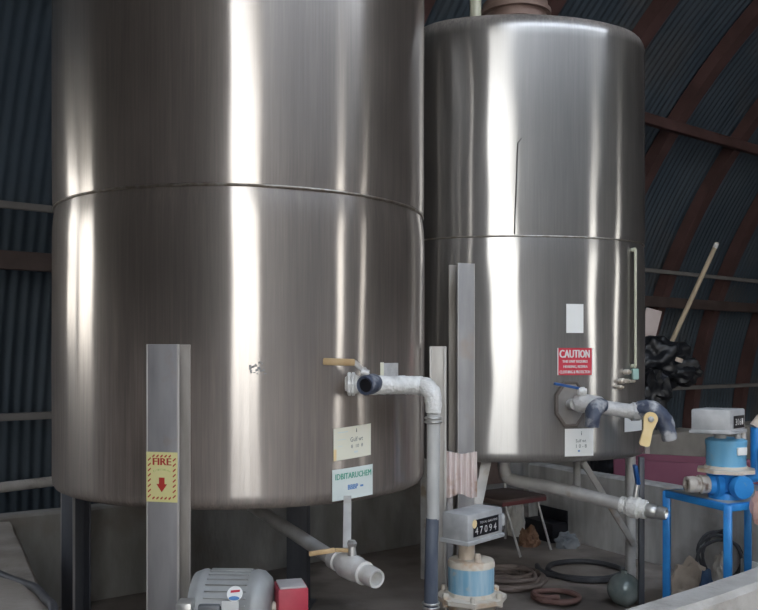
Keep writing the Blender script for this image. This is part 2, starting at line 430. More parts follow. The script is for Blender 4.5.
# ---- ribs, girts, sill
k = 1
for i in range(12):
    s_ = 4.1 + 1.2 * i
    if s_ > S1 - .3: break
    b = MB(); n = 40; vs = []; fs = []
    for j in range(n + 1):
        t = math.radians(.8 + 92 * j / n)
        for ds, r in ((-.07, RH - .02), (.07, RH - .02), (.07, RH - .15), (-.07, RH - .15)): vs.append(arch(s_ + ds, t, r))
    for j in range(n):
        for q in range(4):
            q2 = (q + 1) % 4; fs.append((j * 4 + q, j * 4 + q2, j * 4 + 4 + q2, j * 4 + 4 + q))
    fs += [(0, 1, 2, 3), tuple(n * 4 + q for q in range(4))]
    b.add(vs, fs)
    struct(b.build('trim_%d' % k, M['rib'])); k += 1
for z, hgt, dep, m in ((1.02, .05, .05, 'girt_grey'), (2.06, .12, .07, 'girt'), (2.40, .045, .04, 'girt_grey'), (3.74, .10, .07, 'rib'), (5.0, .10, .07, 'rib')):
    u = UC + math.sqrt(RH ** 2 - z * z) - .165 - dep / 2
    b = MB(); b.bar(H(S0 + .05, u, z), H(S1 - .05, u, z), dep, hgt, bev=.004)
    struct(b.build('trim_%d' % k, M[m])); k += 1
b = MB(); b.bar(H(6.2, UC + RH - .12, .24), H(S1 - .05, UC + RH - .12, .24), .5, .48, bev=.02)
struct(b.build('baseboard_back', M['sill']))

# ---------------------------------------------------------------- containment walls
WT = .55; TH = .14
def low_wall(name, a, b, side, m, th=TH, ht=WT):
    """a-b is the pit-side top edge; thickness goes to `side`"""
    a = Vector((a[0], a[1], 0)); b = Vector((b[0], b[1], 0)); d = (b - a).normalized()
    nrm = Vector((d.y, -d.x, 0)) * side
    n = max(2, int((b - a).length / .05)); vs = []; fs = []
    sect = [(0, 0), (0, ht - .015), (.015, ht), (th - .02, ht), (th, ht - .02), (th, 0)]
    for i in range(n + 1):
        p = a.lerp(b, i / n)
        for o_, z in sect:
            q = p + nrm * o_ + Vector((0, 0, z))
            if z > .1: q += Vector((0, 0, .006 * noise.noise(q * 3))) + nrm * (.006 * noise.noise(q * 5 + Vector((4, 4, 4))))
            vs.append(q)
    c = len(sect)
    for i in range(n):
        for k_ in range(c - 1): fs.append((i * c + k_, i * c + k_ + 1, (i + 1) * c + k_ + 1, (i + 1) * c + k_))
    fs += [tuple(range(c)), tuple(n * c + q for q in range(c))]
    w = MB(); w.add(vs, fs)
    return struct(w.build(name, m))
low_wall('trim_%d' % k, (-.52, 1.87), (2.68, 4.49), 1, M['concrete_pale']); k += 1
low_wall('trim_%d' % k, (-1.97, 4.57), (-.60, 1.93), 1, M['concrete_brown'], .9); k += 1
low_wall('trim_%d' % k, (-2.75, 4.18), (1.22, 7.17), -1, M['concrete']); k += 1
low_wall('trim_%d' % k, (1.24, 7.05), (2.62, 4.62), -1, M['concrete_lit']); k += 1

# ---------------------------------------------------------------- tanks
LC = Vector((-.637, 4.02, 0)); LR = .85
RC = Vector((.90, 5.26, 0)); RR = .714
QR = [-0.04316, -0.04487, -0.02714, 0.026, 0.02124, -0.00888, -0.01496, 0.00431]  # made-up out-of-round terms that shift the tank's bright reflection stripe
def lcurve(ps):
    n = Vector((math.sin(ps), math.cos(ps), 0)); return LC + n * LR, n
def rcurve(ps):
    n = Vector((math.sin(ps), math.cos(ps), 0)); t = Vector((math.cos(ps), -math.sin(ps), 0)); h = RR; hp = 0
    for q in range(1, 5):
        a, b_ = QR[2 * q - 2], QR[2 * q - 1]
        h += a * math.cos(q * ps) + b_ * math.sin(q * ps); hp += q * (-a * math.sin(q * ps) + b_ * math.cos(q * ps))
    return RC + n * h + t * hp, n
def psi_at(curve, px, lo=100, hi=265):
    best = None
    for i in range(int((hi - lo) * 10) + 1):
        ps = math.radians(lo + i / 10); p, n = curve(ps)
        if n.dot(-p) <= 0: continue
        d = abs(CX + F * p.x / p.y - px)
        if best is None or d < best[0]: best = (d, ps)
    return best[1]
def on_shell(curve, px, py, lift=0.0):
    p, n = curve(psi_at(curve, px)); z = EYE - (py - HY) / F * p.y
    return Vector((p.x, p.y, z)) + n * lift, n

def shell_mesh(curve, prof, dent, seed, nseg=240):
    """prof = [(z, inset)]"""
    mb = MB(); mb.sharp = 60; vs = []; fs = []
    for z, ins in prof:
        for i in range(nseg):
            ps = 2 * PI * i / nseg; p, n = curve(ps)
            q = Vector((p.x, p.y, z))
            d = dent * noise.noise(Vector((q.x * 2.6 + seed, q.y * 2.6, z * 1.5))) + dent * .45 * noise.noise(Vector((q.x * 7 + seed, q.y * 7, z * 2.6)))
            vs.append(q + n * (d - ins))
    for j in range(len(prof) - 1):
        for i in range(nseg):
            i2 = (i + 1) % nseg
            fs.append((j * nseg + i, j * nseg + i2, (j + 1) * nseg + i2, (j + 1) * nseg + i))
    mb.add(vs, fs); return mb
def cap_mesh(curve, z, dz, ins, nseg=120, rings=8):
    mb = MB(); mb.sharp = 60; vs = []; fs = []
    c = sum((curve(2 * PI * i / 60)[0] for i in range(60)), Vector((0, 0, 0))) / 60
    for r in range(rings):
        f = 1 - r / rings
        for i in range(nseg):
            p, n = curve(2 * PI * i / nseg); p = p - n * ins
            q = c.lerp(p, f); vs.append(Vector((q.x, q.y, z + dz * (1 - f * f))))
    vs.append(Vector((c.x, c.y, z + dz)))
    for r in range(rings - 1):
        for i in range(nseg):
            i2 = (i + 1) % nseg; fs.append((r * nseg + i, r * nseg + i2, (r + 1) * nseg + i2, (r + 1) * nseg + i))
    for i in range(nseg): fs.append(((rings - 1) * nseg + i, (rings - 1) * nseg + (i + 1) % nseg, rings * nseg))
    mb.add(vs, fs); return mb
def course(z0, z1, in0, in1, n=26):
    out = []
    for i in range(n + 1):
        t = i / n; z = z0 + (z1 - z0) * t
        a = max(0, 1 - (z - z0) / .10) ** 2 * in0 + max(0, 1 - (z1 - z) / .13) ** 2 * in1
        out.append((z, a))
    return out
def ring_mesh(curve, z, r, off, n=160):
    mb = MB(); pts = []
    for i in range(n):
        p, nn = curve(2 * PI * i / n); pts.append(Vector((p.x, p.y, z)) + nn * off)
    mb.tube(pts, r, 8, closed=True); return mb

ZB, ZS, ZT = .860, 2.085, 3.30
def ibeam(c, out, z0, z1, fw=.11, dp=.11, t=.010, edge=False):
    """I-section post: flange facing `out`"""
    mb = MB(); o = Vector((out[0], out[1], 0)).normalized(); x = Vector((-o.y, o.x, 0)); R = Matrix((x, o, Vector((0, 0, 1)))).transposed()
    zc = (z0 + z1) / 2; h = z1 - z0; c = Vector((c[0], c[1], zc))
    mb.box(c + o * (dp / 2 - t / 2), (fw, t, h), R, .003)
    mb.box(c - o * (dp / 2 - t / 2), (fw, t, h), R, .003, 2 if edge else 0)
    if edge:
        for sg in (-1, 1): mb.box(c + o * (dp / 2 - t / 2) + x * sg * (fw / 2 + .0015), (.005, t * 1.25, h), R, .001, 1)  # pale strips: worn flange edges with their highlight put into the colour
    mb.box(c, (t, dp - 2 * t, h), R, 0)
    mb.box(Vector((c.x, c.y, z0 + .006)), (fw + .06, dp + .06, .012), R, .002)
    return mb

def sticker_map(curve, x0, y0, x1, y1, skew=0.0):
    pa, pb = psi_at(curve, x0), psi_at(curve, x1)
    pm, _ = curve((pa + pb) / 2)
    z0 = EYE - (y1 - HY) / F * pm.y; z1 = EYE - (y0 - HY) / F * pm.y
    def fmap(u, v, lift):
        p, n = curve(pa + (pb - pa) * u)
        return Vector((p.x, p.y, z0 + (z1 - z0) * v + skew * (u - .5))) + n * (.0045 + lift)
    return fmap

# =========================== big left tank
lt = thing('storage_tank', 'big stainless steel tank at left, with the yellow fire sign on its front leg', 'tank', LC.copy(), 'stainless storage tanks')
low = [(ZB - .0, .05), (ZB + .003, .03), (ZB + .012, .012), (ZB + .03, .003), (ZB + .05, 0)] + course(ZB + .06, ZS - .004, 0, .010)
shell_mesh(lcurve, low, .0022, 3.1).build('lower_shell', M['steel_l'], lt)
upp = course(ZS + .004, ZT - .05, .003, 0) + [(ZT - .03, .004), (ZT - .012, .014), (ZT, .04)]
shell_mesh(lcurve, upp, .0022, 8.7).build('upper_shell', M['steel_l'], lt)
ring_mesh(lcurve, ZS, .006, -.008).build('seam_weld', M['weld'], lt)
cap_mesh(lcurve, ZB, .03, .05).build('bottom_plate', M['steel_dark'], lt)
cap_mesh(lcurve, ZT, .16, .04).build('roof', M['steel_l'], lt)
A0 = (-.129, -.924)
legs = []
for q in range(4):
    a = q * PI / 2
    d = Vector((A0[0] * math.cos(a) - A0[1] * math.sin(a), A0[0] * math.sin(a) + A0[1] * math.cos(a), 0))
    c = LC + d.normalized() * (LR + .062)
    z1 = 1.485 if q < 2 else 1.40
    if q == 0: c = c + Vector((-.005, 0, 0)); d = Vector((-.22, -.97, 0))
    if q == 3: c = Vector((-1.478, 4.15, 0)); d = Vector((-.62, -.78, 0)); z1 = ZB + .02
    if q == 2: c = c + Vector((.045, 0, 0)); z1 = ZB + .3
    if q == 1: c = c + Vector((.004, 0, 0))
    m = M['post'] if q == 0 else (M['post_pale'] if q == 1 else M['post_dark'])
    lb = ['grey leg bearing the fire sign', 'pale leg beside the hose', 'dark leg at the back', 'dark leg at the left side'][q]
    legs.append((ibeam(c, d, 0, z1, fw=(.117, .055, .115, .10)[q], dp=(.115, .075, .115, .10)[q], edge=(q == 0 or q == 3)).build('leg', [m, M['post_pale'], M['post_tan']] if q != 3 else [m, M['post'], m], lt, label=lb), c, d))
# fire sign on the flange of the front leg
leg0, c0, d0 = legs[0]
o0 = d0.normalized(); x0 = Vector((-o0.y, o0.x, 0))
if x0.x < 0: x0 = -x0
yc = (c0 + o0 * .0575)
def fire_map(u, v, lift):
    Yd = yc.y
    zt = EYE - (452 - HY) / F * Yd; zb = EYE - (502 - HY) / F * Yd
    return yc + x0 * ((u - .5) * .122) + o0 * (.002 + lift) + Vector((0, 0, zb + (zt - zb) * v))
fs_ = MB(); fs_.sharp = 180
quad_uv(fs_, ((0, 0), (1, 1)), fire_map, 0, 0)
def stripe(a, b, wid):
    (ax_, ay), (bx, by) = a, b; d = Vector((bx - ax_, by - ay)); n = Vector((-d.y, d.x)).normalized() * wid
    poly_uv(fs_, [(ax_ - n.x, ay - n.y), (bx - n.x, by - n.y), (bx + n.x, by + n.y), (ax_ + n.x, ay + n.y)], fire_map, .0012, 1)
for i in range(8):
    v = .09 + i * .105
    stripe((.055, v), (.145, v + .055), .014); stripe((.855, v), (.945, v + .055), .014)
for i in range(5):
    u = .20 + i * .13
    stripe((u, .06), (u + .07, .10), .016); stripe((u, .90), (u + .07, .94), .016)
put_text(fs_, 'FIRE', (.22, .74, .80, .88), fire_map, .0012, 1, .012)
word = 'EXTINGUISHER'
for i, ch in enumerate(word):
    u = .23 + i * .047
    put_text(fs_, ch, (u, .60 + .035 * math.sin(PI * i / 11), u + .032, .635 + .035 * math.sin(PI * i / 11)), fire_map, .0012, 2)
poly_uv(fs_, [(.41, .49), (.41, .36), (.33, .36), (.50, .20), (.67, .36), (.59, .36), (.59, .49)], fire_map, .0012, 1)
fs_.build('fire_sign', [M['sign_yellow'], M['sign_red'], M['sign_green']], leg0, smooth=False, recalc=False, label='yellow sign with FIRE, red hatching and a red arrow')
# paper tag with handwriting
fm = sticker_map(lcurve, 333, 426, 370, 458, .012)
t_ = MB(); t_.sharp = 180
quad_uv(t_, ((0, 0), (1, 1)), fm, 0, 0, 8)
quad_uv(t_, ((0, 0), (.07, .35)), fm, .0008, 3, 2)
put_text(t_, 'Gulf wt', (.42, .52, .76, .66), fm, .001, 1); put_text(t_, '8  10  8', (.44, .32, .76, .43), fm, .001, 1)
put_text(t_, 'i', (.57, .80, .60, .92), fm, .001, 1)
quad_uv(t_, ((.10, .62), (.30, .64)), fm, .001, 2, 2); quad_uv(t_, ((.10, .42), (.22, .44)), fm, .001, 2, 2); quad_uv(t_, ((.10, .84), (.36, .87)), fm, .001, 2, 2)
quad_uv(t_, ((.52, .16), (.62, .22)), fm, .001, 2, 2)
t_.build('paper_tag', [M['paper_cream'], M['pen'], M['paper_mint'], M['yellow']], lt, recalc=False, label='cream paper tag with handwriting')
fm = sticker_map(lcurve, 331.5, 467, 372, 498, .008)
t_ = MB(); t_.sharp = 180
quad_uv(t_, ((0, 0), (1, 1)), fm, 0, 0, 8)
put_text(t_, 'IDBITARUCHEM', (.07, .66, .95, .85), fm, .001, 1, .004)
put_text(t_, 'BBBP', (.36, .30, .60, .46), fm, .001, 2, .006); quad_uv(t_, ((.66, .34), (.74, .40)), fm, .001, 2, 2)
t_.build('label', [M['paper_mint'], M['green_ink'], M['blue_ink']], lt, recalc=False, label='white label with green lettering')
# worn sticker remains
fm = sticker_map(lcurve, 248, 361, 266, 375)
t_ = MB(); t_.sharp = 180
for i in range(24):
    u = random.random() * .9; v = random.random() * .85; w_ = .06 + random.random() * .12; h_ = .08 + random.random() * .14
    poly_uv(t_, [(u, v), (u + w_, v + h_ * .3), (u + w_ * .8, v + h_), (u + w_ * .1, v + h_ * .8)], fm, .0004 + i * .00003, 0)
t_.build('sticker_remains', M['rag_grey'], lt, recalc=False, label='torn remains of a grey sticker')
# data plate above the valve
fm = sticker_map(lcurve, 379, 363, 397, 377)
t_ = MB(); t_.sharp = 180
quad_uv(t_, ((.15, 0), (1, 1)), fm, .002, 0, 5); quad_uv(t_, ((0, -.1), (.18, 1.05)), fm, .003, 1, 2)
t_.build('data_plate', [M['grey_wrap'], M['paper_cream']], lt, recalc=False)
# outlet valve: wrapped pipe along the shell
ov = MB()
pA, nA = on_shell(lcurve, 372, 385); pB, nB = on_shell(lcurve, 390, 385); 
w0 = pA + nA * .10
w1 = P(392, 385, 3.36); w2 = P(408, 385, 3.45); w3 = P(421, 386, 3.50)
ov.tube([pA - nA * .01, pA + nA * .05, w0 + Vector((.01, 0, 0))], [.034, .030, .032], 16)
ov.tube([P(345, 384, 3.31), P(352, 384, 3.31), P(358, 384.5, 3.31), P(370, 385, 3.31), w1, w2, w3], [.026, .040, .034, .038, .036, .037, .040], 18, smooth=6, bumpy=.12)
for px in (347, 351): ov.lathe(P(px, 384, 3.31), (1, 0, 0), [(0, .036), (.004, .046), (.014, .046), (.018, .036)], 8)
ovo = ov.build('outlet_valve', M['wrap'], lt, label='outlet valve wrapped in white')
hb = MB()
a = P(374, 383, 3.30); dd = Vector((-.50, -.83, -.12)).normalized()
hb.lathe(a - dd * .02, dd, [(0, .028), (.02, .037), (.05, .040), (.085, .038), (.09, .036), (.088, .028), (.05, .026)], 20, 0)
hb.lathe(a + dd * .0605, dd, [(0, .0265), (.001, .0265)], 20, 1)
hb.build('hose_tail', [M['blue_black'], M['black']], ovo, label='dark blue rubber mouth')
lv = MB()
lv.bar(P(323, 361.5, 3.24), P(355, 362.5, 3.24), .018, .027, bev=.006)
lv.build('lever_handle', M['tan'], ovo, label='tan lever handle')
st = MB(); st.bar(P(354, 362, 3.245), P(363, 370, 3.27), .012, .02); st.tube([P(363, 369, 3.27), P(366, 377, 3.29), P(367, 384, 3.31)], [.014, .02, .022], 12)
st.tube([P(361, 372, 3.27), P(369, 374, 3.27)], .016, 10)
st.build('stem', M['pipe'], ovo)
q = MB(); q.tube([P(422, 386, 3.49), P(427, 387, 3.46), P(432.5, 394, 3.43), P(433.5, 404, 3.42), P(433.5, 413, 3.42)], [.038, .037, .035, .032, .030], 18, smooth=5, bumpy=.12); q.build('elbow', M['wrap'], ovo)
# drain pipe below
dp = MB()
dp.tube([Vector((-.66, 4.02, ZB + .02)), Vector((-.66, 4.02, .80)), Vector((-.61, 3.93, .765)), P(300, 537, 3.45), P(335, 560, 3.12)], .028, 16, smooth=5)
dpo = dp.build('drain_pipe', M['pipe'], lt)
vb = MB()
pa = P(333, 558.5, 3.14); pb = P(377, 579, 2.92); ax_ = (pb - pa).normalized(); ln = (pb - pa).length
vb.lathe(pa, ax_, [(0, .028), (.0, .036), (ln * .14, .038), (ln * .15, .030), (ln * .22, .038), (ln * .30, .046), (ln * .55, .046), (ln * .62, .036), (ln * .64, .042), (ln * .74, .042), (ln * .75, .033), (ln * .80, .033), (ln * .82, .036), (ln * .97, .034), (ln, .032), (ln * .995, .024), (ln * .8, .022)], 22)
vb.build('drain_valve', M['valve_pale'], dpo, label='bright drain valve with open nipple')
q_ = pa.lerp(pb, .45)
vb = MB(); vb.tube([q_ + Vector((0, 0, .03)), q_ + Vector((0, 0, .085))], [.018, .012], 12); vb.lathe(q_ + Vector((.0, 0, .075)), (0, 0, 1), [(0, .016), (.012, .019), (.022, .012)], 6)
vb.build('valve_stem', M['chrome'], dpo)
vb = MB(); vb.bar(P(309, 554, 3.02), P(335, 550, 3.04), .012, .018, bev=.005); vb.bar(P(335, 550, 3.04), q_ + Vector((0, 0, .06)), .012, .014)
vb.build('lever_handle', M['tan'], dpo, label='tan lever handle')
sp = MB(); sp.bar(P(347.5, 496, 3.28), P(347, 548, 3.05), .030, .004, up=(0, 1, 0), bev=.001)
sp.build('hanger_strap', M['pipe'], lt)

# =========================== right tank
rt = thing('storage_tank', 'stainless steel tank standing behind at right, with the red CAUTION label', 'tank', RC.copy(), 'stainless storage tanks')
low = [(ZB, .05), (ZB + .003, .03), (ZB + .012, .012), (ZB + .03, .003), (ZB + .05, 0)] + course(ZB + .06, ZS - .004, 0, .006)
shell_mesh(rcurve, low, .0034, 21.3).build('lower_shell', M['steel_r'], rt)
upp = course(ZS + .004, ZT - .09, .003, 0) + [(ZT - .07, .002), (ZT - .05, .007), (ZT - .03, .017), (ZT - .014, .032), (ZT, .06), (ZT + .006, .09)]
shell_mesh(rcurve, upp, .0026, 15.9).build('upper_shell', M['steel_r'], rt)
ring_mesh(rcurve, ZS, .005, -.006).build('seam_weld', M['weld'], rt)
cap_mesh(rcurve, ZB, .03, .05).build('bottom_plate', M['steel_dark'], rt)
cap_mesh(rcurve, ZT + .006, .10, .09).build('roof', M['steel_r'], rt)
mw = MB(); mw.lathe(Vector((.80, 5.0, 3.38)), (0, 0, 1), [(0, .185), (.05, .185), (.05, .21), (.075, .21), (.075, .19), (.12, .19), (.13, .17)], 36)
mw.build('manway', M['manway'], rt, label='rusty manway collar on the roof')
vp = MB(); vp.tube([Vector((.545, 4.80, 3.32)), Vector((.545, 4.80, 3.62))], .033, 14)
vp.build('vent_pipe', M['gauge'], rt)
ln_ = MB()
pts = [on_shell(rcurve, x, y, .003)[0] for x, y in ((521.5, 138.5), (517.5, 143), (517, 165), (516, 190), (515, 215), (514.5, 234))]
ln_.tube(pts, .0035, 6); ln_.build('vertical_seam', M['dark_line'], rt)
# front post
bpos = P(461, 354, 4.545); bout = Vector((-.45, -.89, 0))
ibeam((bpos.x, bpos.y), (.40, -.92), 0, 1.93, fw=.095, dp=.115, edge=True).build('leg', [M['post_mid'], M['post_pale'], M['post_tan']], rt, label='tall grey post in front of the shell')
lg = MB(); lg.tube([Vector((1.553, 5.25, 0)), Vector((1.553, 5.25, ZB + .03))], .031, 18); lg.box((1.553, 5.25, .006), (.14, .14, .012)); lg.build('leg', M['pipe'], rt, label='round pipe leg')
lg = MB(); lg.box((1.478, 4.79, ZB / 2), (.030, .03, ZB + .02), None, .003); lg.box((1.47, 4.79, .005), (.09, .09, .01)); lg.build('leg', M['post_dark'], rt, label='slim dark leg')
lg = MB(); lg.tube([Vector((.30, 5.5, 0)), Vector((.30, 5.5, ZB + .03))], .031, 18); lg.build('leg', M['pipe'], rt)
lg = MB(); lg.bar(P(487, 458, 4.72), P(468, 552, 4.62), .055, .012, up=(0, 1, 0)); lg.build('brace', M['pipe'], rt)
lg = MB(); lg.bar(P(583, 462, 5.02), P(634, 545, 5.21), .035, .03, up=(0, 1, 0)); lg.build('brace', M['pipe'], rt)
# labels
fm = sticker_map(rcurve, 557, 348, 592, 375)
t_ = MB(); t_.sharp = 180
quad_uv(t_, ((0, 0), (1, 1)), fm, 0, 0, 8)
put_text(t_, 'CAUTION', (.06, .64, .90, .93), fm, .001, 1, .011)
for i, (w_, a, b_) in enumerate((('THIS UNIT REQUIRES', .13, .84), ('HEARING, RESPIRA', .16, .84), ('CLOTHING & PROTECTION', .06, .92))):
    put_text(t_, w_, (a, .44 - i * .19, b_, .55 - i * .19), fm, .001, 1, .004)
for u in (0.0, .975): quad_uv(t_, ((u, 0), (u + .025, 1)), fm, .0006, 1, 1)
t_.build('caution_label', [M['caution_red'], M['white']], rt, recalc=False, label='red CAUTION label with white lettering')
fm = sticker_map(rcurve, 566, 304, 583, 333); t_ = MB(); t_.sharp = 180
quad_uv(t_, ((0, 0), (1, 1)), fm, 0, 0, 5); t_.build('blank_label', M['paper'], rt, recalc=False, label='blank white label')
fm = sticker_map(rcurve, 564.5, 428.5, 593, 456); t_ = MB(); t_.sharp = 180
quad_uv(t_, ((0, 0), (1, 1)), fm, 0, 0, 6); put_text(t_, 'Sulf wt', (.36, .50, .72, .62), fm, .001, 1); put_text(t_, '1 0 - 8', (.37, .30, .74, .43), fm, .001, 1)
put_text(t_, 'i', (.54, .76, .57, .90), fm, .001, 1); quad_uv(t_, ((.43, .16), (.50, .22)), fm, .001, 2, 1)
t_.build('paper_tag', [M['paper'], M['pen'], M['blue_ink']], rt, recalc=False, label='white paper tag with handwriting')
fm = sticker_map(rcurve, 624, 417, 641, 431); t_ = MB(); t_.sharp = 180
quad_uv(t_, ((0, 0), (1, 1)), fm, 0, 0, 5); t_.build('white_sticker', M['paper'], rt, recalc=False)
# octagonal port ring
pc, nc = on_shell(rcurve, 570, 404); xr = Vector((-nc.y, nc.x, 0)); 
if xr.x < 0: xr = -xr
pr = MB(); pts = []
for i in range(8):
    a = PI / 8 + i * PI / 4
    q_ = pc + xr * (.088 * math.cos(a)) + Vector((0, 0, .125 * math.sin(a))); 
    e, n_ = on_shell(rcurve, CX + F * q_.x / q_.y, HY); pts.append(Vector((e.x, e.y, q_.z)) + n_ * .004)
pr.tube(pts, .011, 8, closed=True); pro = pr.build('port_ring', M['port_dark'], rt)
pr = MB(); inner = [p_ for p_ in pts]; cc = sum(inner, Vector((0, 0, 0))) / 8
pr.add([p_ + nc * .004 for p_ in inner] + [cc + nc * .006], [(i, (i + 1) % 8, 8) for i in range(8)]); pr.build('port_cover', M['port_grey'], pro)
vo = MB()
vo.tube([pc - nc * .01, pc + nc * .06, pc + nc * .11], [.030, .030, .034], 14)
vo.tube([P(577, 404, 4.45), P(583, 403, 4.43), P(600, 405, 4.40), P(604, 407.5, 4.40), P(629, 411, 4.42), P(632, 411.5, 4.42)], [.044, .050, .044, .038, .038, .044], 18)
vo.tube([P(632, 411.5, 4.42), P(640, 412, 4.42)], [.050, .045], 8)
vo.tube([pc + nc * .09, P(577, 404, 4.45)], .036, 14)
voo = vo.build('outlet_valve', M['grey_wrap'], rt, label='grey outlet valve and pipe')
q = MB(); q.tube([P(583, 398, 4.43), P(581, 388, 4.42)], [.024, .02], 12); q.tube([P(578, 391, 4.41), P(586, 392, 4.41)], .02, 10); q.build('stem', M['wrap'], voo)
q = MB(); q.bar(P(554, 383.5, 4.37), P(580, 388.5, 4.41), .014, .014, bev=.004); q.build('lever_handle', M['blue_lever'], voo, label='blue lever handle')
q = MB(); q.tube([P(603, 406, 4.39), P(598, 406, 4.37), P(594, 411, 4.35), P(592.5, 418, 4.34), P(592, 427, 4.34)], [.036, .042, .042, .038, .036], 18, smooth=5, bumpy=.10)
q.build('hose_tail', M['blue_black'], voo, label='dark blue rubber elbow')
q = MB(); q.tube([P(638, 411, 4.42), P(646, 409, 4.40), P(656, 413, 4.38), P(664, 422, 4.36), P(668, 432, 4.35), P(670, 440, 4.35)], [.045, .050, .050, .046, .040, .034], 18, smooth=5, bumpy=.14)
q.build('elbow', M['blue_black'], voo, label='taped dark elbow at the pipe end')
q = MB(); o_ = P(649.5, 420, 4.30)
a_, b_ = P(650, 419, 4.29), P(643.5, 446, 4.29)
dv = (b_ - a_).normalized(); sx_ = Vector((0, -1, 0)).cross(dv).normalized()
poly = []
for i in range(13):
    t = PI * i / 12; poly.append((.036 * math.cos(t), -.036 * math.sin(t)))
L_ = (b_ - a_).length
poly += [(-.024, L_ * .4), (-.027, L_ * .93), (-.018, L_), (.018, L_), (.027, L_ * .93), (.024, L_ * .4)]
q.prism(poly, (a_, sx_, dv, (0, -1, 0)), .014)
q.build('lever_handle', M['yellow'], voo, label='yellow lever handle')
q = MB(); q.lathe(a_ + Vector((0, -.014, 0)), (0, -1, 0), [(0, .016), (.006, .016), (.010, .010)], 6); q.tube([a_ + Vector((0, .02, 0)), a_ + Vector((0, .12, 0))], .014, 10)
q.build('nut', M['pipe'], voo)
# sight gauge with fittings
q = MB(); g0, n0 = on_shell(rcurve, 632, 250, .022); g1, n1 = on_shell(rcurve, 632, 366, .022)
q.tube([g0, g1], .008, 12); q.tube([g0, g0 - n0 * .026], .012, 10); q.tube([g1, g1 - n1 * .026], .012, 10)
gg = q.build('sight_gauge', M['gauge'], rt, label='pale vertical gauge tube')
q = MB(); c_, n_ = on_shell(rcurve, 631.5, 374, .022); q.box(c_, (.036, .04, .062), None, .006); q.build('bracket', M['teal'], gg, label='teal bracket')
q = MB()
for (x, y, r_) in ((625, 372, .016), (620, 381, .017), (625, 381, .013), (618, 387, .012)):
    c_, n_ = on_shell(rcurve, x, y, 0); q.lathe(c_ - n_ * .01, n_, [(0, r_), (.035, r_), (.04, r_ * .6), (.05, r_ * .6)], 10)
q.tube([on_shell(rcurve, 620, 381, .03)[0], on_shell(rcurve, 631, 381, .022)[0]], .009, 8)
q.build('fitting', M['brass'], gg, label='small brass fittings')
# drain line
q = MB()
q.tube([Vector((.735, 4.98, ZB + .02)), Vector((.735, 4.98, .77)), Vector((.78, 4.965, .715)), P(560, 489, 4.80), P(622, 505, 4.60)], .036, 16, smooth=6)
q.tube([P(577, 462, 4.95), P(577, 488, 4.78)], .020, 10)
dro = q.build('drain_pipe', M['pipe'], rt)
q = MB(); pa = P(621, 504.5, 4.60); pb = P(657, 512, 4.48); ax_ = (pb - pa).normalized(); ln = (pb - pa).length
q.lathe(pa, ax_, [(0, .036), (0, .046), (ln * .12, .046), (ln * .13, .038), (ln * .2, .05), (ln * .3, .058), (ln * .5, .058), (ln * .56, .044), (ln * .58, .052), (ln * .7, .05), (ln * .71, .038)], 20, 0)
q.lathe(pa + ax_ * ln * .70, ax_, [(0, .036), (.02, .040), (.05, .036), (.06, .028), (.075, .036), (.105, .033), (.11, .026), (.09, .018)], 18, 1)
q.build('drain_valve', [M['wrap'], M['chrome']], dro, label='white valve with chrome nipple')
q = MB(); vc = pa.lerp(pb, .40); q.tube([vc + Vector((0, 0, .05)), vc + Vector((.012, 0, .13))], [.016, .014], 12); q.build('valve_stem', M['chrome'], dro)
q = MB(); q.bar(vc + Vector((.012, -.012, .125)), P(635, 465, 4.52), .022, .034, up=(0, 1, 0), bev=.008); q.build('lever_handle', M['blue_lever'], dro, label='blue lever handle')

# =========================== ribbed sheet between the posts
q = MB(); a = P(441, 448, 4.10); b_ = P(477, 448, 4.10)
n = 60; vs = []; fs = []
for i in range(n + 1):
    t = i / n; p = a.lerp(b_, t); d = .006 * math.cos(t * 6.5 * 2 * PI)
    top = EYE - ((448 + (6 if t > .15 else 0) * (1 - abs(t - .6))) - HY) / F * 4.10; bot = EYE - (496 + 2 * math.sin(t * 9) - HY) / F * 4.10
    for off in (0, .006):
        vs += [Vector((p.x, p.y + d + off, top)), Vector((p.x, p.y + d + off, bot))]
for i in range(n):
    o = i * 4; fs += [(o, o + 4, o + 5, o + 1), (o + 2, o + 3, o + 7, o + 6), (o, o + 2, o + 6, o + 4), (o + 1, o + 5, o + 7, o + 3)]
fs += [(0, 1, 3, 2), (n * 4, n * 4 + 2, n * 4 + 3, n * 4 + 1)]
q.add(vs, fs)
sb = thing('ribbed_sheet', 'weathered pinkish ribbed sheet with rusty lower edge beside the grey post', 'panel', Vector((a.x + .08, 4.15, 0)))
q.build('panel', M['pink_white'], sb)
q = MB(); q.bar(Vector((a.x + .045, 4.135, 0)), Vector((a.x + .045, 4.135, EYE - (452 - HY) / F * 4.1)), .03, .03); q.box((a.x + .045, 4.15, .006), (.16, .16, .012))
q.build('stake', M['post'], sb)

# =========================== hose down the pale leg
hs = thing('hose', 'pale hose with slate blue lower half, hanging from the white wrapped valve', 'hose', Vector((.209, 3.42, 0)))
q = MB(); q.tube([P(433.5, 414, 3.42), P(433.5, 440, 3.42), P(433, 480, 3.42), P(433, 512, 3.42), P(432.5, 520, 3.42)], [.027, .027, .026, .026, .026], 18, smooth=3); q.build('upper_hose', M['hose_pale'], hs)
q = MB(); q.tube([P(432.5, 518, 3.42), P(431.5, 550, 3.42), P(431, 600, 3.42), Vector((.209, 3.42, .25)), Vector((.209, 3.42, .0))], [.0265, .027, .028, .029, .029], 18, smooth=3); q.build('lower_hose', M['hose_blue'], hs, label='slate blue lower length')
for y_, mm in ((418, 'chrome'), (603, 'chrome')):
    q = MB(); q.torus(P(433 if y_ < 500 else 431, y_, 3.42), (0, 0, 1), .031, .005)
    q.torus(P(433 if y_ < 500 else 431, y_ + 4, 3.42), (0, 0, 1), .031, .005)
    q.build('clamp', M[mm], hs)

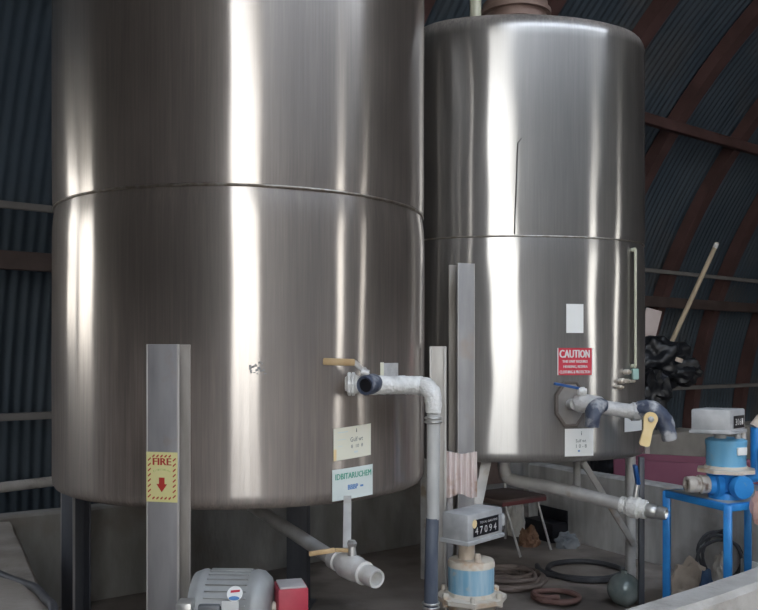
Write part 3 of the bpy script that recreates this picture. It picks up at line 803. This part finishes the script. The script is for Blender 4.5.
# =========================== flow meters
def meter_head(root, corner, dl, dr, zt, zb, label_right=True):
    """box with a vertical edge at corner; dl / dr vectors along its left and right faces"""
    c = Vector((corner[0], corner[1], 0)); dl = Vector((dl[0], dl[1], 0)); dr = Vector((dr[0], dr[1], 0))
    q = MB(); ctr = c + dl / 2 + dr / 2 + Vector((0, 0, (zt + zb) / 2))
    R = Matrix((dr.normalized(), dl.normalized(), Vector((0, 0, 1)))).transposed()
    q.box(ctr, (dr.length, dl.length, zt - zb), R, .010)
    q.box(Vector((ctr.x, ctr.y, zb + .012)), (dr.length + .012, dl.length + .012, .018), R, .004)
    hd = q.build('meter_head', M['meter_grey'], root)
    nrm = Vector((dr.y, -dr.x, 0)).normalized()
    if nrm.y > 0: nrm = -nrm
    def fm(u, v, lift): return c + dr * u + nrm * (.0015 + lift) + Vector((0, 0, zb + (zt - zb) * v))
    return hd, fm
# foreground meter
fmr = thing('flow_meter', 'flow meter with grey boxed counter on a dusty pale blue drum, beside the hose', 'meter', Vector((.40, 3.55, 0)), 'flow meters')
hd, fm = meter_head(fmr, (.361, 3.45), (-.10, .09), (.17, .19), .795, .665)
q = MB(); q.sharp = 180
quad_uv(q, ((.14, .26), (.86, .80)), fm, 0, 0, 1)
for i in range(5): put_text(q, '47094'[i], (.19 + i * .13, .33, .27 + i * .13, .56), fm, .0008, 1)
put_text(q, 'TOTAL GALLONS', (.32, .64, .82, .71), fm, .0008, 1)
poly_uv(q, [(.17 + .065 * math.cos(t * PI / 8), .68 + .14 * math.sin(t * PI / 8)) for t in range(16)], fm, .0012, 2)
q.build('counter_face', [M['black'], M['white'], M['yellow']], hd, smooth=False, recalc=False, label='black counter window with white digits')
q = MB(); q.box(fm(1.05, .55, -.02), (.03, .03, .05), None, .006); q.build('reset_knob', M['meter_grey'], hd)
mc = Vector((.388, 3.58, 0))
q = MB(); q.tube([mc + Vector((-.02, 0, .58)), mc + Vector((-.02, 0, .67))], .034, 14); q.tube([mc + Vector((.02, -.07, .59)), mc + Vector((.02, -.07, .625))], [.016, .012], 8); q.build('neck', M['rag_tan'], fmr)
q = MB()
q.lathe(mc + Vector((0, 0, .455)), (0, 0, 1), [(0, .097), (.105, .097), (.112, .096)], 40, 0)
q.lathe(mc + Vector((0, 0, .560)), (0, 0, 1), [(0, .099), (.014, .099), (.026, .094), (.030, .08)], 40, 1)
q.build('drum', [M['blue_dusty'], M['cream_rust']], fmr, label='pale blue drum with cream rim')
q = MB(); q.lathe(mc + Vector((0, 0, .42)), (0, 0, 1), [(0, .150), (.018, .150), (.022, .11), (.036, .105)], 8)
q.build('flange', M['cream_rust'], fmr, label='rusty cream flange')
for i in range(6):
    a = .5 + i * PI / 3; q = MB(); q.lathe(mc + Vector((.128 * math.cos(a), .128 * math.sin(a), .405)), (0, 0, 1), [(0, .014), (.05, .014), (.055, .010)], 6); q.build('bolt', M['cream_rust'], fmr)
q = MB(); q.lathe(mc, (0, 0, 1), [(0, .16), (.015, .16), (.016, .06), (.36, .06), (.38, .10), (.42, .12)], 28)
q.tube([mc + Vector((0, 0, .3)), mc + Vector((-.06, .05, .3)), mc + Vector((-.10, .09, .3))], .035, 14); q.build('pedestal', M['cream_rust'], fmr)

# blue steel stand
tb = thing('pump_stand', 'bright blue steel stand under the pump at the right edge', 'stand', Vector((1.95, 4.6, 0)))
cN = Vector((1.765, 4.30, 0)); cL = Vector((1.605, 4.74, 0)); dR = Vector((.197, .09, 0)).normalized() * .62
cR = cN + dR; cB = cL + dR
zt = .69
for a, b_ in ((cN, cL), (cN, cR), (cL, cB), (cR, cB)):
    q = MB(); up = Vector((0, 0, 1)); q.bar(a + up * (zt - .018), b_ + up * (zt - .018), .036, .036, bev=.003); q.build('rail', M['blue_paint'], tb)
for a in (cN, cL, cR, cB):
    q = MB(); q.box(a + Vector((0, 0, (zt - .002) / 2)), (.040, .040, zt - .004), Matrix.Rotation(-.5, 3, 'Z'), .003); q.build('leg', M['blue_paint'], tb)
q = MB(); n_ = (cL - cN).normalized(); q.box((cN + cB) / 2 + Vector((0, 0, zt - .004)), ((cL - cN).length - .01, dR.length - .01, .008), Matrix((n_, Vector((-n_.y, n_.x, 0)), Vector((0, 0, 1)))).transposed(), .002)
q.build('top_plate', M['meter_grey'], tb)
# pump and meter on the stand
fm2 = thing('flow_meter', 'flow meter with grey head and bright blue drum on the blue steel stand', 'meter', Vector((1.82, 4.50, zt)), 'flow meters')
mc = P(726, 455, 4.50); mc.z = 0
hd, fm = meter_head(fm2, (P(731, 420, 4.30).x, 4.30), (-.175, .08), (.125, .12), 1.168, 1.040)
q = MB(); q.sharp = 180
quad_uv(q, ((.16, .24), (.90, .74)), fm, 0, 0, 1)
for i in range(4): put_text(q, '3061'[i], (.28 + i * .14, .36, .38 + i * .14, .62), fm, .0008, 1)
q.build('counter_face', [M['black'], M['white']], hd, smooth=False, recalc=False, label='black counter window')
q = MB(); q.tube([mc + Vector((-.03, 0, .98)), mc + Vector((-.03, 0, 1.06))], .03, 12); q.tube([mc + Vector((.05, -.03, .98)), mc + Vector((.05, -.03, 1.06))], .014, 10); q.tube([mc + Vector((.09, 0, .95)), mc + Vector((.09, 0, 1.05))], .016, 10); q.build('neck', M['pipe'], fm2)
q = MB(); q.lathe(mc + Vector((0, 0, .86)), (0, 0, 1), [(0, .10), (.10, .10), (.115, .104), (.135, .104), (.145, .09)], 40)
q.box(mc + Vector((.045, -.093, .945)), (.06, .012, .04), Matrix.Rotation(.4, 3, 'Z'), .002, 1)
q.build('drum', [M['blue_mid'], M['paper']], fm2, label='blue drum with white sticker')
q = MB(); q.lathe(mc + Vector((0, 0, .828)), (0, 0, 1), [(0, .152), (.018, .152), (.022, .12), (.034, .11)], 8); q.build('flange', M['cream_rust'], fm2, label='rusty cream flange')
q = MB(); q.lathe(mc + Vector((0, 0, zt)), (0, 0, 1), [(0, .09), (.03, .09), (.04, .07), (.10, .08), (.14, .11)], 24)
q.lathe(mc + Vector((.02, -.115, .765)), (.2, -1, 0), [(0, .058), (.03, .062), (.045, .056)], 24)
pb_ = q.build('pump_body', M['blue_paint'], fm2)
q = MB(); a = mc + Vector((-.05, -.02, .765)); d = Vector((-1, -.12, .0)); q.lathe(a, d, [(0, .075), (.03, .075), (.035, .055), (.06, .05)], 20, 0); q.lathe(a + d * .055, d, [(0, .046), (.05, .05), (.055, .04), (.08, .045), (.12, .042), (.122, .028), (.10, .026)], 18, 1)
q.build('inlet', [M['blue_paint'], M['inlet_dirty']], pb_, label='dirty cream inlet pipe')
q = MB(); q.tube([mc + Vector((.17, .02, .80)), mc + Vector((.17, .02, 1.06))], .03, 14); q.tube([mc + Vector((.06, .02, .78)), mc + Vector((.17, .02, .80))], .03, 14); q.build('riser', M['blue_paint'], fm2)
q = MB(); q.tube([mc + Vector((.17, .02, 1.055)), mc + Vector((.19, .02, 1.085)), mc + Vector((.30, .02, 1.09))], [.04, .045, .045], 14); q.build('cross_pipe', M['rag_tan'], fm2)
q = MB(); rp_ = P(768, 455, 4.40); q.lathe(rp_ + Vector((0, 0, -.055)), (0, 0, 1), [(0, .03), (.01, .045), (.09, .045), (.10, .03)], 20); q.tube([rp_ + Vector((0, 0, -.06)), Vector((rp_.x, rp_.y, zt + .001))], .022, 12)
tag(q.build('red_canister', M['red_paint']), 'small red canister at the right edge beyond the blue drum', 'canister')
q = MB(); q.blob(P(760, 508, 4.29), (.045, .035, .085), .3, 2.5, 3, False, seed=3.3)
tag(q.build('rag', M['rag_pink']), 'pink rag hanging at the right edge of the blue stand', 'rag')

# =========================== electric pump at lower left
pu = thing('electric_pump', 'grey electric motor with red coupling box behind the front leg', 'pump', Vector((-.44, 2.9, 0)))
mcx = P(233, 606, 2.90); r = .125
ax_ = Vector((1, -.06, 0)).normalized()
q = MB(); L0 = .27
st_ = mcx - ax_ * .135
q.lathe(st_, ax_, [(0, .09), (.006, .112), (.03, .122), (.04, .124), (.055, .118), (.20, .118), (.215, .124), (.24, .120), (.262, .10), (.272, .06)], 40)
mo = q.build('motor', M['motor'], pu)
q = MB(); up = Vector((0, 0, 1)); side = Vector((-ax_.y, ax_.x, 0))
for i in range(16):
    a = PI * (i + .5) / 16
    d = up * math.sin(a) - side * math.cos(a)
    q.bar(st_ + ax_ * .06 + d * .119, st_ + ax_ * .20 + d * .119, .004, .012, up=d, bev=0)
q.build('cooling_fins', M['motor'], mo)
q = MB(); d = (-side * .82 + up * .57).normalized(); c_ = st_ + ax_ * .165 + d * .1235
x_ = ax_; y_ = d.cross(x_).normalized()
if y_.z < 0: y_ = -y_
q.prism([(.026 * math.cos(t * PI / 12), .026 * math.sin(t * PI / 12)) for t in range(24)], (c_, x_, y_, d), .003, 0)
q.prism([(.018 * math.cos(t * PI / 12), -.016 + .007 * math.sin(t * PI / 12)) for t in range(24)], (c_ + d * .003, x_, y_, d), .0008, 1)
q.prism([(-.014, .002), (.016, .006), (.016, .013), (-.014, .010)], (c_ + d * .003, x_, y_, d), .0008, 2)
q.build('round_sticker', [M['paper'], M['blue_ink'], M['caution_red']], mo, label='round white sticker with red and blue')
q = MB(); c_ = st_ + ax_ * .155 + (-side * .98 + up * .12) * .128; q.box(c_, (.055, .004, .075), None, .001); q.build('name_plate', M['white'], mo)
q = MB(); q.box(st_ + ax_ * .085 - side * .118 + up * .0, (.075, .03, .08), None, .008); q.build('cover', M['motor_dark'], mo)
q = MB(); q.box(st_ + ax_ * .012 - side * .14 + up * .012, (.052, .07, .09), None, .006); q.build('junction_box', M['chrome'], pu)
q = MB(); q.tube([st_ + ax_ * .268, st_ + ax_ * .34], .018, 12); q.build('shaft', M['cream_rust'], pu)
q = MB(); rb = P(291, 606, 2.88); q.box(Vector((rb.x, rb.y, rb.z + .01 - .02)), (.10, .115, .165), Matrix.Rotation(.25, 3, 'Z'), .003, 0)
q.box(Vector((rb.x, rb.y, rb.z + .075)), (.088, .103, .008), Matrix.Rotation(.25, 3, 'Z'), .001, 1); q.build('coupling_box', [M['red_paint'], M['red_grey']], pu, label='red coupling box with grey top')
q = MB(); q.box(Vector((-.42, 2.9, mcx.z - .155)), (.52, .26, .03), None, .004)
for dx in (-.12, .0): q.box(Vector((-.47 + dx, 2.9, mcx.z - .13)), (.04, .16, .05), None, .004)
bs = q.build('base_plate', M['motor_dark'], pu)
for dx in (-.23, .23):
    for dy in (-.1, .1):
        q = MB(); q.box(Vector((-.42 + dx, 2.9 + dy, (mcx.z - .165) / 2)), (.04, .04, mcx.z - .168), None, .003); q.build('leg', M['motor_dark'], pu)

# =========================== hose over the left wall
q = MB(); q.tube([Vector((-2.2, 3.75, WT + .022)), Vector((-1.80, 3.62, WT + .022)), P(18, 582, 3.38), P(35, 588, 3.22), P(46, 600, 3.05), P(54, 616, 2.9), Vector((-1.04, 2.7, .30)), Vector((-1.0, 2.62, .03))], .017, 12, smooth=6)
tag(q.build('hose', M['hose_black']), 'thin dark hose lying over the pale wall at lower left', 'hose')
q = MB(); q.tube([H(.4, UC + 5.75, .52), H(4.2, UC + 5.75, .64)], .035, 14)
pr_ = thing('pipe_rail', 'pale horizontal pipe along the dark wall left of the big tank', 'pipe', H(2.3, UC + 5.75, 0))
q.build('pipe', M['concrete_pale'], pr_)
for s_ in (.6, 3.9):
    q = MB(); zz = .52 + (s_ - .4) / 3.8 * .12; q.tube([H(s_, UC + 5.75, 0), H(s_, UC + 5.75, zz)], .02, 10); q.build('support', M['pipe'], pr_)

# =========================== chair behind the right tank
ch = thing('chair', 'brown seated chair with thin bright legs, behind the tanks', 'chair', Vector((.92, 6.35, 0)))
cA = Vector((.88, 6.08, 0)); cBx = Vector((1.22, 6.33, 0)); bk = Vector((-.25, .32, 0)).normalized() * .38
R = Matrix(((cBx - cA).normalized(), bk.normalized(), Vector((0, 0, 1)))).transposed(); w_ = (cBx - cA).length
q = MB(); q.box((cA + cBx) / 2 + bk / 2 + Vector((0, 0, .385)), (w_ + .04, .42, .045), R, .018, 0); q.box((cA + cBx) / 2 - bk * .045 + Vector((0, 0, .375)), (w_ + .03, .012, .03), R, .004, 1); q.build('seat', [M['brown_vinyl'], M['maroon']], ch)
q = MB(); Rb = R @ Matrix.Rotation(-.2, 3, 'X'); q.box((cA + cBx) / 2 + bk * 1.12 + Vector((0, 0, .62)), (w_ + .02, .035, .36), Rb, .015); q.build('backrest', M['brown_vinyl'], ch)
feet = [P(520.5, 558, 6.03), P(551, 551, 6.25)]
for t_p, ft in ((P(505, 507, 6.08), feet[0]), (P(537, 502, 6.30), feet[1])):
    ft.z = .009; q = MB(); q.tube([Vector((t_p.x, t_p.y, .37)), ft], .009, 10); q.build('leg', M['chrome'], ch)
for bp_ in (cA + bk, cBx + bk):
    q = MB(); q.tube([bp_ + Vector((0, 0, .009)), bp_ + Vector((0, 0, .38)), bp_ * 1.0 + bk * .1 + Vector((0, 0, .70))], .011, 10); q.build('leg', M['chrome'], ch)

# =========================== floor clutter
def coil(c, R, r, turns, m, label, name='hose_coil', cat='hose', seed=1, jit=.04, tilt=None, group=None, tail=None):
    rnd = random.Random(seed); pts = []
    n = int(turns * 14)
    ph = rnd.random() * 6
    for i in range(n + 1):
        a = ph + 2 * PI * i / 14; tr = i / 14
        rr = R * (1 + jit * 3 * math.sin(tr * 2.3 + seed) + jit * rnd.uniform(-1, 1))
        pts.append(Vector((rr * math.cos(a) + .03 * math.sin(tr * 1.7), rr * math.sin(a) * .95 + .03 * math.cos(tr * 2.1), r * 1.05 + r * .9 * (tr % 4) * (1.0 if turns > 2 else .2))))
    if tilt is not None: pts = [tilt @ p for p in pts]
    lo = min(p.z for p in pts)
    pts = [p + Vector((c[0], c[1], r - lo + .001)) for p in pts]
    if tail: pts += [Vector(t) for t in tail]
    q = MB(); q.tube(pts, r, 9, smooth=2)
    return tag(q.build(name, m), label, cat, group)
def fpt(px, py): 
    Y = EYE * F / (py - HY); return Vector(((px - CX) / F * Y, Y, 0))
c_ = fpt(506, 582); coil(c_, .165, .014, 10.3, M['hose_brown'], 'tangled brown hose coil on the floor behind the front flow meter', seed=4, jit=.14)
c_ = fpt(580, 573); coil(c_, .27, .018, 1.6, M['hose_black'], 'wide dark hose loop on the floor under the right tank', seed=9, jit=.03)
c_ = fpt(553, 601); coil(c_, .12, .015, 2.4, M['hose_red'], 'small reddish hose loop on the floor in front of the dark loop', seed=12, jit=.05)
c_ = Vector((2.165, 5.34, 0)); coil(c_, .15, .010, 3.6, M['hose_black'], 'thin black hose rings leaning on the low wall beneath the blue stand', seed=5, jit=.03, tilt=Matrix.Rotation(math.radians(-28), 3, 'Z') @ Matrix.Rotation(math.radians(75), 3, 'X') @ Matrix.Rotation(math.radians(90), 3, 'Z'))
c_ = fpt(529, 546); q = MB(); q.blob(c_ + Vector((0, 0, .05)), (.075, .07, .09), .35, 2.6, 4, seed=2.2); tag(q.build('rag', M['rag_orange']), 'rust coloured rag heap on the floor beside the chair legs', 'rag')
c_ = fpt(519, 538); q = MB(); q.blob(c_ + Vector((-.03, 0, .13)), (.07, .06, .20), .3, 2.2, 4, seed=5.2); tag(q.build('cloth', M['glass_jar']), 'pale crumpled cloth standing behind the chair leg', 'cloth')
c_ = fpt(567, 548); q = MB(); q.blob(c_ + Vector((0, 0, .042)), (.085, .055, .075), .3, 2.8, 4, seed=7.7); tag(q.build('rag', M['rag_grey']), 'grey crumpled rag heap on the floor in front of the black box', 'rag')
c_ = Vector((1.31, 6.67, 0)); R = Matrix.Rotation(math.radians(-60.4), 3, 'Z')
bx = thing('tool_box', 'black open box on the floor behind the grey rag heap', 'box', c_)
q = MB(); q.box(c_ + Vector((0, 0, .075)), (.34, .16, .148), R, .008); q.build('body', M['black'], bx)
q = MB(); q.box(c_ + R @ Vector((0, .068, .19)), (.34, .016, .10), R, .004); q.build('lid', M['black'], bx)
c_ = fpt(624, 606); q = MB(); q.lathe(c_ + Vector((0, 0, .001)), (0, 0, 1), [(.0, .03)] + [(.095 - .094 * math.cos(t * PI / 20), .095 * math.sin(t * PI / 20)) for t in range(2, 19)] + [(.187, .018), (.205, .018), (.207, .012)], 32)
tag(q.build('float_ball', M['float']), 'round grey green float ball on the floor at the foot of the pipe leg', 'ball')
c_ = fpt(689, 598); q = MB(); q.blob(c_ + Vector((0, 0, .078)), (.115, .08, .14), .3, 2.2, 4, seed=11.1); tag(q.build('sack', M['rag_tan']), 'lumpy tan sack on the floor under the blue stand', 'sack')
c_ = fpt(720, 597); q = MB(); q.blob(c_ + Vector((.01, 0, .094)), (.055, .055, .17), .25, 2.4, 4, seed=14.1); tag(q.build('sack', M['glass_jar']), 'smaller pale sack leaning on the lumpy tan sack', 'sack')
c_ = fpt(705, 606); q = MB(); q.blob(c_ + Vector((0, -.02, .078)), (.042, .028, .14), .3, 2.4, 3, seed=15.1); tag(q.build('rag', M['rag_blue']), 'dark blue rag stuffed in front of the two sacks', 'rag')
q = MB(); q.box(Vector((2.275, 5.12, .10)), (.22, .015, .19), Matrix.Rotation(math.radians(-62), 3, 'Z'), .003); tag(q.build('board', M['paper']), 'white board scrap leaning low beneath the blue stand', 'board')

# =========================== magenta trough beyond the wall
q = MB(); a = P(615, 462, 7.45); b_ = Vector((4.2, 6.4, 0)); a.z = 0
d = (b_ - a).normalized(); n_ = Vector((-d.y, d.x, 0))
if n_.y < 0: n_ = -n_
Ht = EYE - (461 - HY) / F * 7.3; ln = (b_ - a).length
for off in (0, .5): q.bar(a + n_ * off + Vector((0, 0, Ht / 2)), b_ + n_ * off + Vector((0, 0, Ht / 2)), .03, Ht, bev=.006)
q.bar(a + n_ * .25 + Vector((0, 0, .06)), b_ + n_ * .25 + Vector((0, 0, .06)), .5, .04)
for e in (a, b_): q.bar(e + Vector((0, 0, Ht / 2)), e + n_ * .5 + Vector((0, 0, Ht / 2)), .03, Ht)
tag(q.build('trough', M['magenta']), 'long magenta trough standing beyond the low concrete wall at right', 'trough')

# =========================== black sheeting and pole beyond the right tank
bs = thing('tarpaulin', 'crumpled black plastic sheeting heaped high behind the right tank', 'tarpaulin', P(618, 400, 8.4) * Vector((1, 1, 0)) if False else Vector((2.35, 8.4, 0)))
q = MB()
q.blob(Vector((2.33, 8.45, .62)), (.26, .25, 1.15), .18, 2.4, 5, True, seed=1.4)
q.blob(P(655, 358, 8.25), (.30, .18, .25), .38, 1.7, 5, False, seed=4.4)
q.blob(P(681, 371, 8.2), (.20, .12, .13), .35, 1.8, 4, False, seed=6.1)
q.blob(P(652, 386, 8.2), (.16, .14, .30), .4, 3.0, 4, False, seed=8.8)
q.build('sheeting', M['plastic_black'], bs)
q = MB(); q.box(P(679, 360, 8.02), (.07, .02, .04), Matrix.Rotation(.3, 3, 'Y'), .004); q.build('tape_patch', M['rag_tan'], bs)
q = MB(); c_ = P(651, 322, 8.5); q.box(c_, (.16, .02, .26), Matrix.Rotation(.25, 3, 'Y'), .004)
q.box(Vector((c_.x - .03, c_.y + .03, c_.z / 2 - .05)), (.05, .03, c_.z - .1), None, .004)
tag(q.build('placard', M['board_pale']), 'pinkish board on a stake, half hidden behind the right tank', 'board')
q = MB(); a = P(667, 352, 8.95); b_ = P(717, 243, 8.90); q.tube([a, b_], [.026, .024], 12)
pl = thing('pole', 'long wooden pole leaning up out of the black plastic sheeting', 'pole', Vector((a.x, a.y, 0)))
q.build('handle', M['wood'], pl)
dv = (b_ - a).normalized(); q = MB(); q.lathe(b_ - dv * .06, dv, [(0, .025), (.05, .025), (.065, .018)], 12); q.build('tip', M['white'], pl)
q = MB(); fo = a + (a - b_) * (a.z / (b_.z - a.z)); fo.z = .0; q.tube([fo, a + Vector((0, .0, .01))], .024, 12); q.build('lower_end', M['wood'], pl)

# ---------------------------------------------------------------- light
w = bpy.data.worlds.new('sky'); scene.world = w; w.use_nodes = True
N = w.node_tree.nodes; L = w.node_tree.links; bg = N['Background']
tc = N.new('ShaderNodeTexCoord'); sx = N.new('ShaderNodeSeparateXYZ'); L.new(tc.outputs['Generated'], sx.inputs[0])
rp = N.new('ShaderNodeValToRGB'); L.new(sx.outputs['Z'], rp.inputs['Fac'])
rp.color_ramp.elements[0].position = 0.0; rp.color_ramp.elements[0].color = (1.0, .95, .86, 1)
rp.color_ramp.elements[1].position = .7; rp.color_ramp.elements[1].color = (.72, .83, 1.0, 1)
L.new(rp.outputs['Color'], bg.inputs['Color']); bg.inputs['Strength'].default_value = 3.0

# ---------------------------------------------------------------- camera
cam = bpy.data.cameras.new('camera'); co = bpy.data.objects.new('camera', cam); COL.objects.link(co)
co.location = (0, 0, EYE); co.rotation_euler = (PI / 2, 0, 0)
cam.sensor_width = 36; cam.sensor_fit = 'HORIZONTAL'; cam.lens = F / 758 * 36
cam.shift_x = 0; cam.shift_y = (HY - 305) / 758
cam.clip_start = .05; cam.clip_end = 300
scene.camera = co
scene.view_settings.view_transform = 'Standard'; scene.view_settings.look = 'None'
scene.view_settings.exposure = 1.1; scene.view_settings.gamma = 1; scene.view_settings.use_curve_mapping = False
